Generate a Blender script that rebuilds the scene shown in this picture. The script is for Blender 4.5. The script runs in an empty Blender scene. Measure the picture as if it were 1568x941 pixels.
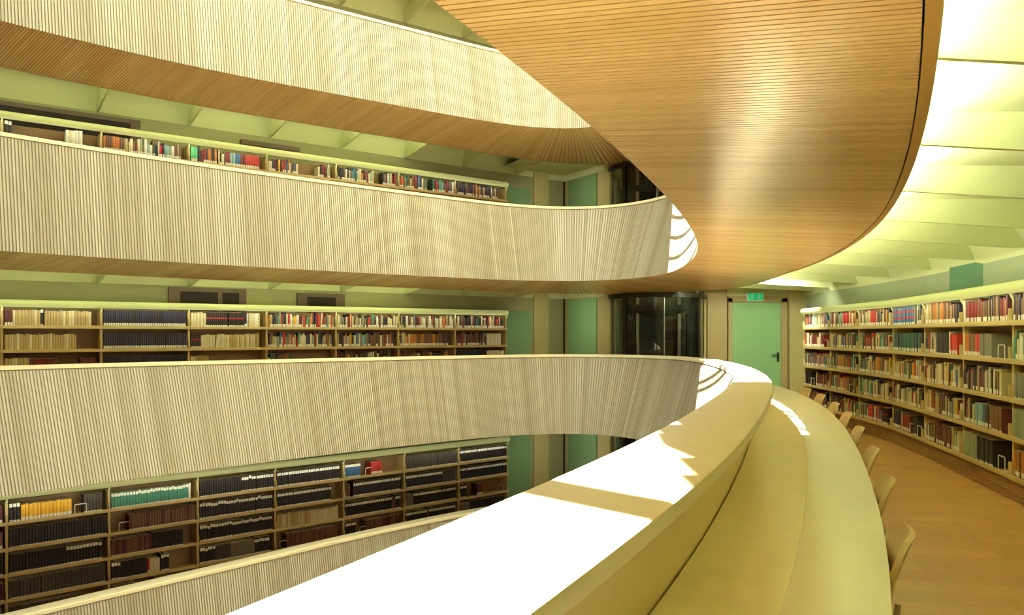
import bpy, bmesh, math, random
import numpy as np
from mathutils import Vector, Matrix
random.seed(7)
S = bpy.context.scene
COL = S.collection
R = math.radians

# ------------------------------------------------------------------ camera, sky, sun, exposure
EYE = 1.52
cam_d = bpy.data.cameras.new('camera')
cam = bpy.data.objects.new('camera', cam_d)
COL.objects.link(cam)
cam.location = (0, 0, EYE)
cam.rotation_euler = (R(90), 0, 0)
cam_d.sensor_width = 36
cam_d.lens = 1200 / 1568 * 36
cam_d.shift_y = (511 - 470.5) / 1568
cam_d.clip_start = 0.02
S.camera = cam

w = bpy.data.worlds.new('sky')
S.world = w
w.use_nodes = True
bg = w.node_tree.nodes['Background']
bg.inputs[0].default_value = (0.92, 1.0, 0.80, 1)
bg.inputs[1].default_value = 3.3
# a bright sky behind the camera, paler towards the far end
_wn, _wl = w.node_tree.nodes, w.node_tree.links
_tc = _wn.new('ShaderNodeTexCoord'); _sx = _wn.new('ShaderNodeSeparateXYZ'); _mr = _wn.new('ShaderNodeMapRange'); _vm = _wn.new('ShaderNodeVectorMath')
_wl.new(_tc.outputs['Generated'], _sx.inputs[0]); _wl.new(_sx.outputs['Y'], _mr.inputs['Value'])
_mr.inputs['From Min'].default_value = -1; _mr.inputs['From Max'].default_value = 1; _mr.inputs['To Min'].default_value = 1.9; _mr.inputs['To Max'].default_value = 0.35
_vm.operation = 'SCALE'; _vm.inputs[0].default_value = (0.92, 1.0, 0.82); _mz = _wn.new('ShaderNodeMapRange'); _mm = _wn.new('ShaderNodeMath'); _mm.operation = 'MULTIPLY'
_mz.inputs['From Min'].default_value = 0.25; _mz.inputs['From Max'].default_value = 0.8; _mz.inputs['To Min'].default_value = 0.15; _mz.inputs['To Max'].default_value = 1.3
_wl.new(_sx.outputs['Z'], _mz.inputs['Value']); _wl.new(_mr.outputs[0], _mm.inputs[0]); _wl.new(_mz.outputs[0], _mm.inputs[1])
_wl.new(_mm.outputs[0], _vm.inputs['Scale']); _wl.new(_vm.outputs[0], bg.inputs[0])

SUN_DIR = Vector((0.64, -0.36, -1.31)).normalized()
sun_d = bpy.data.lights.new('sun', 'SUN')
sun_d.energy = 46.0
sun_d.angle = R(0.30)
sun_d.color = (1.0, 0.97, 0.9)
sun = bpy.data.objects.new('sun', sun_d)
COL.objects.link(sun)
sun.rotation_euler = SUN_DIR.to_track_quat('-Z', 'Y').to_euler()
sun.location = (-8, -2, 14)

vs = S.view_settings
vs.view_transform = 'Standard'
vs.look = 'None'
vs.gamma = 1.0
vs.use_curve_mapping = False
vs.exposure = 0.32

UPLIGHT_W = 46.0       # hidden strips behind the soffit edges, near gallery
UPLIGHT_FAR_W = 20.0    # the same on the far galleries
LAMP = (1.0, 0.99, 0.76)

# ------------------------------------------------------------------ materials
def new_mat(name):
    m = bpy.data.materials.new(name)
    m.use_nodes = True
    return m, m.node_tree.nodes, m.node_tree.links, m.node_tree.nodes['Principled BSDF']

def plain(name, col, rough=0.5, noise=0.0, scale=20.0, metal=0.0, bump=0.0, stretch=None):
    m, N, L, P = new_mat(name)
    P.inputs['Roughness'].default_value = rough
    P.inputs['Metallic'].default_value = metal
    P.inputs['Base Color'].default_value = (*col, 1)
    if noise or bump:
        tc = N.new('ShaderNodeTexCoord')
        mp = N.new('ShaderNodeMapping')
        if stretch: mp.inputs['Scale'].default_value = stretch
        nz = N.new('ShaderNodeTexNoise')
        nz.inputs['Scale'].default_value = scale
        nz.inputs['Detail'].default_value = 4
        L.new(tc.outputs['Object'], mp.inputs['Vector'])
        L.new(mp.outputs['Vector'], nz.inputs['Vector'])
        if noise:
            mr = N.new('ShaderNodeMapRange')
            mr.inputs['To Min'].default_value = 1 - noise
            mr.inputs['To Max'].default_value = 1 + noise
            L.new(nz.outputs['Fac'], mr.inputs['Value'])
            vm = N.new('ShaderNodeVectorMath'); vm.operation = 'SCALE'
            vm.inputs[0].default_value = col
            L.new(mr.outputs['Result'], vm.inputs['Scale'])
            L.new(vm.outputs[0], P.inputs['Base Color'])
        if bump:
            b = N.new('ShaderNodeBump')
            b.inputs['Strength'].default_value = bump
            b.inputs['Distance'].default_value = 0.01
            L.new(nz.outputs['Fac'], b.inputs['Height'])
            L.new(b.outputs['Normal'], P.inputs['Normal'])
    return m

def tinted(name, dark, light, rough=0.45, grain=0.12, gscale=(3, 3, 3), spec=0.5):
    """wood whose tone varies board by board (face attribute 'tint') with a fine grain"""
    m, N, L, P = new_mat(name)
    P.inputs['Roughness'].default_value = rough
    P.inputs['Specular IOR Level'].default_value = spec
    at = N.new('ShaderNodeAttribute'); at.attribute_name = 'tint'
    cr = N.new('ShaderNodeMix'); cr.data_type = 'RGBA'
    cr.inputs['A'].default_value = (*dark, 1)
    cr.inputs['B'].default_value = (*light, 1)
    L.new(at.outputs['Fac'], cr.inputs['Factor'])
    tc = N.new('ShaderNodeTexCoord'); mp = N.new('ShaderNodeMapping')
    mp.inputs['Scale'].default_value = gscale
    nz = N.new('ShaderNodeTexNoise'); nz.inputs['Scale'].default_value = 6; nz.inputs['Detail'].default_value = 6
    L.new(tc.outputs['Object'], mp.inputs['Vector']); L.new(mp.outputs['Vector'], nz.inputs['Vector'])
    mr = N.new('ShaderNodeMapRange'); mr.inputs['To Min'].default_value = 1 - grain; mr.inputs['To Max'].default_value = 1 + grain
    L.new(nz.outputs['Fac'], mr.inputs['Value'])
    vm = N.new('ShaderNodeVectorMath'); vm.operation = 'SCALE'
    L.new(cr.outputs['Result'], vm.inputs[0]); L.new(mr.outputs['Result'], vm.inputs['Scale'])
    L.new(vm.outputs[0], P.inputs['Base Color'])
    return m

def parquet():
    m, N, L, P = new_mat('parquet')
    tc = N.new('ShaderNodeTexCoord'); mp = N.new('ShaderNodeMapping')
    mp.inputs['Rotation'].default_value = (0, 0, R(12))
    br = N.new('ShaderNodeTexBrick')
    br.inputs['Scale'].default_value = 1.0
    br.inputs['Brick Width'].default_value = 0.62
    br.inputs['Row Height'].default_value = 0.21
    br.inputs['Mortar Size'].default_value = 0.0015
    br.inputs['Color1'].default_value = (0.74, 0.43, 0.14, 1)
    br.inputs['Color2'].default_value = (0.62, 0.34, 0.11, 1)
    br.inputs['Mortar'].default_value = (0.30, 0.15, 0.05, 1)
    nz = N.new('ShaderNodeTexNoise'); nz.inputs['Scale'].default_value = 5; nz.inputs['Detail'].default_value = 5
    mx = N.new('ShaderNodeMix'); mx.data_type = 'RGBA'; mx.blend_type = 'MULTIPLY'
    mx.inputs['Factor'].default_value = 0.35
    L.new(tc.outputs['Object'], mp.inputs['Vector']); L.new(mp.outputs['Vector'], br.inputs['Vector'])
    L.new(mp.outputs['Vector'], nz.inputs['Vector'])
    L.new(br.outputs['Color'], mx.inputs['A']); L.new(nz.outputs['Color'], mx.inputs['B'])
    L.new(mx.outputs['Result'], P.inputs['Base Color'])
    P.inputs['Roughness'].default_value = 0.3
    return m

def glass(name, tint, amount=0.6, rough=0.02):
    """thin pane: partly clear, tinted, mirror reflection by Fresnel"""
    m = bpy.data.materials.new(name); m.use_nodes = True
    N, L = m.node_tree.nodes, m.node_tree.links
    N.remove(N['Principled BSDF'])
    out = N['Material Output']
    tr = N.new('ShaderNodeBsdfTransparent'); tr.inputs[0].default_value = (*tint, 1)
    gl = N.new('ShaderNodeBsdfGlossy'); gl.inputs['Roughness'].default_value = rough
    fr = N.new('ShaderNodeFresnel'); fr.inputs['IOR'].default_value = 1.5
    ad = N.new('ShaderNodeMath'); ad.operation = 'MULTIPLY_ADD'
    ad.inputs[1].default_value = 1.0; ad.inputs[2].default_value = amount
    L.new(fr.outputs[0], ad.inputs[0])
    mx = N.new('ShaderNodeMixShader')
    L.new(ad.outputs[0], mx.inputs[0]); L.new(tr.outputs[0], mx.inputs[1]); L.new(gl.outputs[0], mx.inputs[2])
    L.new(mx.outputs[0], out.inputs['Surface'])
    return m

M = {}
M['face'] = tinted('pale_slat_wood', (0.335, 0.28, 0.17), (0.50, 0.455, 0.335), 0.5, 0.08, (2, 2, 0.6))
M['soffit'] = tinted('soffit_slat_wood', (0.66, 0.43, 0.165), (0.82, 0.58, 0.26), 0.24, 0.08, (2, 2, 2), 0.32)
M['groove'] = plain('slat_groove', (0.30, 0.18, 0.085), 0.7)
M['facegroove'] = plain('face_groove', (0.25, 0.195, 0.105), 0.7)
M['cap'] = plain('maple_cap', (0.87, 0.76, 0.47), 0.38, 0.08, 9)
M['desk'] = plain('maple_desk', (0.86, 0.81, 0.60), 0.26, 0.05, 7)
M['deskshade'] = plain('maple_desk_shaded', (0.84, 0.68, 0.34), 0.26, 0.06, 7)  # desk tone with the shade under the cap rail put in
M['panel'] = plain('maple_panel', (0.80, 0.61, 0.27), 0.4, 0.06, 6)
M['trim'] = plain('soffit_edge_wood', (0.50, 0.30, 0.085), 0.4, 0.05, 10)
M['ceiling'] = plain('ceiling_plaster', (0.64, 0.68, 0.38), 0.85, 0.05, 160, bump=0.25)
M['beam'] = plain('beam_paint', (0.72, 0.77, 0.44), 0.7)
M['wall'] = plain('wall_paint', (0.33, 0.325, 0.175), 0.7, 0.03, 3)
M['wallend'] = plain('end_wall_panel', (0.50, 0.44, 0.19), 0.6, 0.05, 3)
M['wallright'] = plain('right_wall_paint', (0.33, 0.38, 0.25), 0.6, 0.03, 3)
M['floor'] = parquet()
M['case'] = plain('bookcase_wood', (0.56, 0.42, 0.18), 0.45, 0.1, 6, stretch=(1, 1, 6))
M['caseback'] = plain('bookcase_back', (0.28, 0.17, 0.085), 0.6, 0.1, 5)
M['plinth'] = plain('plinth_wood', (0.34, 0.16, 0.055), 0.5, 0.1, 6, stretch=(1, 1, 8))
M['rail'] = plain('lamp_rail_enamel', (0.80, 0.86, 0.44), 0.35)
M['darkmetal'] = plain('dark_metal', (0.035, 0.03, 0.028), 0.35, metal=0.4)
M['steel'] = plain('brushed_steel', (0.55, 0.54, 0.50), 0.3, metal=0.9)
M['shaft'] = plain('shaft_dark', (0.022, 0.017, 0.018), 0.5, 0.1, 3)
M['green'] = plain('green_glass_leaf', (0.27, 0.50, 0.24), 0.18, 0.04, 1.5)
M['teal'] = plain('teal_glass_leaf', (0.20, 0.34, 0.17), 0.2, 0.04, 1.5)
M['tealr'] = plain('teal_panel', (0.06, 0.17, 0.11), 0.4)
M['frame'] = plain('door_frame', (0.42, 0.33, 0.15), 0.5)
M['signgreen'] = plain('sign_green', (0.0, 0.28, 0.09), 0.4)
for m_, e_ in (('signgreen', .5), ):
    q_ = M[m_].node_tree.nodes['Principled BSDF']; q_.inputs['Emission Color'].default_value = (0.0, .5, .16, 1); q_.inputs['Emission Strength'].default_value = e_
M['white'] = plain('white_enamel', (0.85, 0.85, 0.80), 0.35)
M['chair'] = plain('chair_plywood', (0.62, 0.44, 0.20), 0.35, 0.08, 8)
M['liftglass'] = glass('lift_glass', (0.62, 0.66, 0.60), 0.03)
M['sideglass'] = glass('lift_side_glass', (0.50, 0.54, 0.46), 0.34, 0.08)
M['windark'] = plain('window_dark_pane', (0.03, 0.02, 0.025), 0.5)
M['windark'].node_tree.nodes['Principled BSDF'].inputs['Specular IOR Level'].default_value = .15
M['winframe'] = plain('window_frame_brown', (0.12, 0.075, 0.055), 0.5)
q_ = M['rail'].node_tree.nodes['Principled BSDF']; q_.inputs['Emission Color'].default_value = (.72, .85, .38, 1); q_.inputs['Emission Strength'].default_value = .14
M['wire'] = plain('white_wire', (0.75, 0.74, 0.68), 0.3)

# ------------------------------------------------------------------ mesh helpers
class MB:
    """collects geometry and links it as one mesh object"""
    def __init__(s): s.v, s.f, s.m, s.t = [], [], [], []
    def add(s, vs, fs, mi=0, tint=None):
        o = len(s.v); s.v += [tuple(p) for p in vs]
        for f in fs:
            s.f.append(tuple(o + i for i in f)); s.m.append(mi); s.t.append(0.5 if tint is None else tint)
    def box(s, x0, x1, y0, y1, z0, z1, mi=0, tint=None):
        s.add([(x0,y0,z0),(x1,y0,z0),(x1,y1,z0),(x0,y1,z0),(x0,y0,z1),(x1,y0,z1),(x1,y1,z1),(x0,y1,z1)],
              [(0,3,2,1),(4,5,6,7),(0,1,5,4),(1,2,6,5),(2,3,7,6),(3,0,4,7)], mi, tint)
    def rbox(s, x0, x1, y0, y1, z0, z1, r=0.004, mi=0):
        """box with chamfered vertical and horizontal edges"""
        bm = bmesh.new()
        bmesh.ops.create_cube(bm, size=1)
        for v in bm.verts:
            v.co = Vector(((x0+x1)/2 + v.co.x*(x1-x0), (y0+y1)/2 + v.co.y*(y1-y0), (z0+z1)/2 + v.co.z*(z1-z0)))
        bmesh.ops.bevel(bm, geom=bm.edges[:], offset=r, segments=2, affect='EDGES', profile=0.5)
        bm.verts.index_update()
        s.add([v.co[:] for v in bm.verts], [[v.index for v in f.verts] for f in bm.faces], mi)
        bm.free()
    def tube(s, pts, r, n=8, closed=False, mi=0):
        pts = [Vector(p) for p in pts]; k = len(pts); rows = []
        for i, p in enumerate(pts):
            if closed: t = pts[(i+1) % k] - pts[i-1]
            else: t = pts[min(i+1, k-1)] - pts[max(i-1, 0)]
            t.normalize()
            a = Vector((0,0,1)) if abs(t.z) < 0.9 else Vector((1,0,0))
            u = t.cross(a).normalized(); w_ = t.cross(u)
            rows.append([p + (u*math.cos(2*math.pi*j/n) + w_*math.sin(2*math.pi*j/n))*r for j in range(n)])
        vs = [q for row in rows for q in row]; fs = []
        for i in range(k if closed else k-1):
            for j in range(n):
                a, b = i*n+j, i*n+(j+1) % n; i2 = (i+1) % k
                fs.append((a, b, i2*n+(j+1) % n, i2*n+j))
        if not closed: fs += [tuple(range(n-1, -1, -1)), tuple((k-1)*n+j for j in range(n))]
        s.add(vs, fs, mi)
    def sweep(s, rows, closed_path=False, closed_prof=True, mi=0, caps=True):
        """rows: list of profiles (same length) of 3-D points"""
        n = len(rows[0]); k = len(rows); vs = [q for r_ in rows for q in r_]; fs = []
        for i in range(k if closed_path else k-1):
            i2 = (i+1) % k
            for j in range(n if closed_prof else n-1):
                j2 = (j+1) % n
                fs.append((i*n+j, i*n+j2, i2*n+j2, i2*n+j))
        if caps and not closed_path and closed_prof:
            fs += [tuple(range(n-1, -1, -1)), tuple((k-1)*n+j for j in range(n))]
        s.add(vs, fs, mi)
    def mesh(s, name, mats):
        me = bpy.data.meshes.new(name)
        me.from_pydata(s.v, [], s.f)
        for m in (mats if isinstance(mats, (list, tuple)) else [mats]): me.materials.append(m)
        me.polygons.foreach_set('material_index', s.m)
        a = me.attributes.new('tint', 'FLOAT', 'FACE'); a.data.foreach_set('value', s.t)
        me.update()
        return me
    def build(s, name, mats, parent=None, smooth=False, loc=None):
        me = s.mesh(name, mats)
        bm = bmesh.new(); bm.from_mesh(me); bmesh.ops.recalc_face_normals(bm, faces=bm.faces); bm.to_mesh(me); bm.free()
        if smooth:
            me.polygons.foreach_set('use_smooth', [True]*len(me.polygons))
            try: me.set_sharp_from_angle(angle=R(35))
            except Exception: pass
        return link(name, me, parent, loc)

def link(name, me, parent=None, loc=None):
    o = bpy.data.objects.new(name, me); COL.objects.link(o)
    if parent: o.parent = parent
    if loc is not None: o.location = loc
    return o
def tag(o, label=None, cat=None, group=None, kind=None):
    if label: o['label'] = label
    if cat: o['category'] = cat
    if group: o['group'] = group
    if kind: o['kind'] = kind
    return o
def thing(name, label, cat, loc=(0,0,0), rz=0, group=None):
    o = bpy.data.objects.new(name, None); COL.objects.link(o)
    o.empty_display_size = 0.1
    o.location = loc; o.rotation_euler = (0,0,rz)
    return tag(o, label, cat, group)
def struct(o): o['kind'] = 'structure'; return o
def copy_tree(o, parent=None):
    c = o.copy(); COL.objects.link(c)
    if parent: c.parent = parent
    for ch in o.children: copy_tree(ch, c)
    return c

# ------------------------------------------------------------------ the oval: plan curve of the void
# x, y, lean of the parapet, width of the soffit
CT = [(-1.35,0.0,.37,1.15),(-.70,1.22,.37,1.18),(-.23,2.18,.38,1.22),(.37,3.56,.39,1.30),(.83,4.74,.39,1.36),(1.33,6.14,.39,1.40),
      (1.68,7.25,.37,1.40),(1.98,8.35,.34,1.38),(2.23,9.6,.32,1.38),(2.38,11.0,.34,1.40),(2.38,12.2,.40,1.6),(2.08,13.18,.46,2.25),
      (1.43,13.80,.50,2.8),(.64,13.86,.42,2.0),(-.2,13.53,.32,1.62),(-1.1,12.94,.27,1.55),(-2.6,11.83,.25,1.55),(-4.1,10.63,.25,1.55),
      (-5.1,9.70,.25,1.55),(-5.8,8.96,.25,1.55),(-7.2,7.3,.25,1.5),(-8.5,5.4,.3,1.4),(-9.5,3.2,.3,1.3),(-10,.6,.3,1.3),
      (-9.7,-1.9,.3,1.3),(-8.3,-3.8,.3,1.3),(-6.2,-4.3,.3,1.3),(-4.1,-3.4,.3,1.3),(-2.5,-1.8,.3,1.2)]
def oval():
    C = np.array(CT); n = len(C)
    h = np.linalg.norm(np.diff(np.r_[C, C[:1]][:, :2], axis=0), axis=1)
    A = np.zeros((n, n)); Q = np.zeros((n, 4))
    for i in range(n):
        hm, hp, j = h[i-1], h[i], (i+1) % n
        A[i, (i-1) % n] += hm; A[i, i] += 2*(hm+hp); A[i, j] += hp
        Q[i] = 6*((C[j]-C[i])/hp - (C[i]-C[i-1])/hm)
    K = np.linalg.solve(A, Q); out = []
    for i in range(n):
        u = np.linspace(0, 1, 80, endpoint=False)[:, None]*h[i]; a, b, j = h[i]-u, u, (i+1) % n
        out.append((K[i]*a**3 + K[j]*b**3)/(6*h[i]) + (C[i]/h[i]-K[i]*h[i]/6)*a + (C[j]/h[i]-K[j]*h[i]/6)*b)
    P = np.vstack(out)
    def resample(P, N):
        Lc = np.r_[0, np.cumsum(np.linalg.norm(np.diff(np.r_[P, P[:1]][:, :2], axis=0), axis=1))]
        s = np.linspace(0, Lc[-1], N, endpoint=False); W = np.r_[P, P[:1]]
        return np.c_[[np.interp(s, Lc, W[:, c]) for c in range(P.shape[1])]].T
    P = resample(P, 1600)
    k = np.exp(-.5*(np.arange(-40, 41)/10.)**2); k /= k.sum()
    P = np.c_[[np.convolve(np.r_[P[-40:, c], P[:, c], P[:40, c]], k, 'valid') for c in range(4)]].T
    P = resample(P, 5320)
    T = np.roll(P[:, :2], -1, 0) - np.roll(P[:, :2], 1, 0); T /= np.linalg.norm(T, axis=1)[:, None]
    return P[:, :2], np.c_[T[:, 1], -T[:, 0]], P[:, 2], P[:, 3]
OB, ON, OLEAN, OSOF = oval()
NO = len(OB)
SLATS = NO // 4
OWL = np.where(OB[:, 1] > 5, np.interp(OB[:, 0], [-5.8, -4.1, -2.6, -1.1, 0], [1, .85, .4, .1, 0]), np.where(OB[:, 0] < -5, 1., 0.))
_k = np.ones(241)/241
OWL = np.convolve(np.r_[OWL[-120:], OWL, OWL[:120]], _k, 'valid')
OSW = np.where(OB[:, 0] > -1.5, np.interp(OB[:, 1], [0, 2, 4, 8, 12, 14], [.34, .33, .29, .25, .23, .2]), .2)
OSW = np.convolve(np.r_[OSW[-120:], OSW, OSW[:120]], _k, 'valid')
LV = 2.7
OFF_B = {-1: -1.05, 0: -.5, 1: -.12, 2: .2}
OFF_T = {-1: -.85, 0: -.05, 1: -.15, 2: .15}
OFF_S = {-1: -.9, 0: -.3, 1: -.12, 2: .1}
def rB(k): return OB + ON*(OFF_B[k]*OWL)[:, None]
def rT(k): return OB + ON*(OLEAN + OFF_T[k]*OWL)[:, None]
def rS(k): return OB + ON*(OSOF + OFF_S[k]*OWL)[:, None]
Z_BOT, Z_TOP, Z_SOF = -.245, 1.146, -.34

# ------------------------------------------------------------------ outer walls
CEN = np.array([-4.0, 5.5])
BX = np.array([.805, .593])                     # run of the far bookcases
LEND = np.array([-.10, 16.55])                  # their right-hand end
WOFF = np.array([-.593, .805])*.46
CORNER = LEND + WOFF + BX*1.95
LFAR = LEND + WOFF - BX*12.5
BXD = np.array([.762, .647])                    # the lower gallery's run stands a little nearer
LENDD = np.array([-.07, 16.50])
RPOST = [np.array([5.50, 14.80])]
for hd in (88, 87, 86, 80, 79, 78, 76, 74, 71, 68):
    RPOST.append(RPOST[-1] - 1.28*np.array([math.cos(R(hd)), math.sin(R(hd))]))
WALL_R = [np.array([6.20, 16.6])] + [p + .45*np.array([math.sin(R(h_)), -math.cos(R(h_))]) for p, h_ in zip(RPOST, (89, 88, 87, 83, 80, 79, 77, 75, 72, 70, 68))]
POLY = [CORNER, np.array([2.07, 16.6])] + [WALL_R[0]] + WALL_R[1:] + [np.array(p) for p in ((1.2, -1.5), (-1.5, -5.5), (-6, -8), (-11, -7), (-14, -2), (-14.5, 4))] + [LFAR]
def outer_pt(p):
    d = np.array(p) - CEN; d = d/np.linalg.norm(d); best = None
    for i in range(len(POLY)):
        a, b = POLY[i], POLY[(i+1) % len(POLY)]; e = b-a
        den = d[0]*e[1]-d[1]*e[0]
        if abs(den) < 1e-9: continue
        q = a-CEN; t = (q[0]*e[1]-q[1]*e[0])/den; u = (q[0]*d[1]-q[1]*d[0])/den
        if t > 0 and -1e-6 <= u <= 1+1e-6 and (best is None or t > best): best = t
    return CEN + d*best, d

def wall(name, pts, mat, z0=-5.4, z1=8.4, th=.2):
    b = MB()
    for i in range(len(pts)-1):
        a, c = np.array(pts[i]), np.array(pts[i+1]); e = (c-a)/np.linalg.norm(c-a); nn = np.array([-e[1], e[0]])
        if np.dot(nn, CEN-a) > 0: nn = -nn
        q = [a, c, c+nn*th, a+nn*th]
        b.add([(*p, z0) for p in q] + [(*p, z1) for p in q], [(0,1,5,4),(1,2,6,5),(2,3,7,6),(3,0,4,7),(4,5,6,7),(3,2,1,0)])
    return struct(b.build(name, mat))
wall('wall_left', [LFAR, CORNER], M['wall'])
wall('wall_end', [CORNER, np.array([2.07, 16.6]), np.array([6.20, 16.6])], M['wallend'])
wall('wall_right', WALL_R, M['wallright'])
wall('wall_back', [WALL_R[-1]] + POLY[POLY.index(WALL_R[-1]) + 1:] if False else [WALL_R[-1]] + [np.array(p) for p in ((1.2, -1.5), (-1.5, -5.5), (-6, -8), (-11, -7), (-14, -2), (-14.5, 4))] + [LFAR], M['wall'])

IDX = list(range(0, NO, 16))
for k in (-1, 0, 1, 2):
    T = rT(k); b = MB(); rows = []
    for i in IDX:
        p = T[i] + ON[i]*.10
        q, d = outer_pt(p)
        rows.append([(*p, k*LV), (*q, k*LV), (*q, k*LV-.025), (*p, k*LV-.025)])
    b.sweep(rows, True, True)
    struct(b.build('floor', M['floor']))
b = MB(); b.add([(*p, -5.4) for p in POLY], [tuple(range(len(POLY)))]); struct(b.build('floor', plain('bounce_cutting_floor', (.07, .055, .045), .9, .1, 40)))  # bottom floor made dark to cut light bounced up to the soffits
# ceilings with a cove where they meet the wall
for k in (-1, 0, 1, 2):
    Sx = rS(min(k+1, 2)); b = MB(); rows = []; zc = k*LV+2.665
    for i in IDX:
        p = Sx[i] - ON[i]*.15; q, d = outer_pt(Sx[i]); row = [(*p, zc)]
        rr = .34
        for a in np.linspace(0, math.pi/2, 7):
            o = q - d*rr*(1-math.sin(a))
            row.append((*o, zc - rr*(1-math.cos(a))))
        rows.append(row)
    b.sweep(rows, True, False)
    struct(b.build('ceiling', M['ceiling'], smooth=True))
# roof slab with the oval skylight opening, and its glazing bars
b = MB(); rows = []
for i in IDX:
    p = rT(2)[i]; q, d = outer_pt(p)
    rows.append([(*p, 8.12), (*(q+d*.2), 8.12), (*(q+d*.2), 8.4), (*p, 8.4)])
b.sweep(rows, True, True); struct(b.build('ceiling', M['ceiling']))
def blocking_rim(i):  # added rim above the opening, cutting low sky light on the top parapet
    n_ = ON[i]; p = rT(2)[i]
    h_ = float(np.interp(p[1], [7.5, 10.5], [9.6, 8.5]))
    return [(*p, 8.4), (*(p+n_*.15), 8.4), (*(p+n_*.15), h_), (*p, h_)]
b = MB(); b.sweep([blocking_rim(i) for i in IDX], True, True); struct(b.build('sky_blocking_rim', M['ceiling']))
SH = 7.45/1.31*np.array([.64, -.36])
def roof_piece(q, z0, z1):
    b = MB(); n = len(q)
    b.add([(*p, z0) for p in q]+[(*p, z1) for p in q], [tuple(range(n-1, -1, -1)), tuple(range(n, 2*n))] + [(i, (i+1) % n, n+(i+1) % n, n+i) for i in range(n)])
    struct(b.build('skylight_beam_or_blocker', M['white']))  # shared by the skylight bars and the added sun-blocking pieces
for xb in (2.51, 2.42, 2.17, 1.95, 1.68, 2.72, 2.95, 3.2, 3.45, 3.7, 3.95, 4.2):
    x = xb-SH[0]; roof_piece([(x-.02, 4.5), (x+.02, 4.5), (x+.02, 15.5), (x-.02, 15.5)], 8.57, 8.62)
c = np.array([.14, 1.83])-SH; d = np.array([.69, -.72]); nn = np.array([.72, .69])*.085
roof_piece([c-d*2.2-nn, c+d*3-nn, c+d*3+nn, c-d*2.2+nn], 8.6, 8.75)
# added blocker over the void's near end and left edge, to cut sun bounce
roof_piece([(-12, -6), (3, -6), (3, 2.55), (-4.25, 2.55), (-4.25, 7.6), (-5.0, 9.0), (-12, 9.0)], 8.14, 8.36)
# added slats out of view, shading the middle of the sunlit cap rail
rl = random.Random(3)
for j in range(15):
    y = 1.95+.29*j; x0 = float(np.interp(y, [1.9, 2.6, 3.3, 6.1], [.42, .50, .58, 1.1]))+rl.uniform(-.06, .06)
    q = np.array([[x0, y-.15], [x0+1.8, y-.15-.1], [x0+1.8, y+.16-.1], [x0+rl.uniform(-.05, .05), y+.16]])-SH
    roof_piece(list(q), 8.66, 8.70)

# ------------------------------------------------------------------ gallery parapets with their soffits
PAR = {0: 'oval slatted maple parapet beside the reading desk, its cap white with sun',
       1: 'slatted maple parapet one level up whose wide orange soffit hangs over the desk',
       2: 'highest slatted parapet, crossing the top left above a dark brown soffit',
       -1: 'lowest slatted parapet, its top rail crossing the bottom left corner'}
def slat_strip(k, lo, hi, zlo, zhi, gap_vec, rnd, frac=.80):
    """boards running from curve lo to curve hi, with a real gap between neighbours"""
    b = MB(); g = gap_vec
    tone = .5; tones = []
    for i in range(SLATS):
        tone = .5 + .55*(tone-.5) + rnd.uniform(-.30, .30)
        tones.append(min(1, max(0, tone)) if rnd.random() > .06 else rnd.choice((.05, .95)))
    def at(A, x):
        j = int(x) % NO; f = x-int(x); return A[j]*(1-f) + A[(j+1) % NO]*f
    for i in range(SLATS):
        x0, x1, x2 = 4*i, 4*i+4*frac, 4*i+4
        P = []
        for x in (x0, x1):
            P.append((*at(lo, x), zlo)); P.append((*at(hi, x), zhi))
        G = []
        for x in (x1, x2):
            n_ = at(ON, x)
            off = np.array([n_[0]*g[0], n_[1]*g[0]]); 
            G.append((*(at(lo, x)+off), zlo+g[1])); G.append((*(at(hi, x)+off), zhi+g[1]))
        n_ = at(ON, x0); off = np.array([n_[0]*g[0], n_[1]*g[0]])
        G0 = [(*(at(lo, x0)+off), zlo+g[1]), (*(at(hi, x0)+off), zhi+g[1])]
        b.add(P + G0 + G, [(0,2,3,1), (4,0,1,5), (2,6,7,3)], 0, tones[i])
        b.add(G, [(0,2,3,1)], 1)
    return b
def ring_sweep(prof, mi=0, step=6, name=None, mat=None, parent=None, smooth=True):
    """prof(i) -> list of (ring xy, z)"""
    b = MB(); b.sweep([prof(i) for i in range(0, NO, step)], True, True)
    return b.build(name, mat, parent, smooth)
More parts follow.
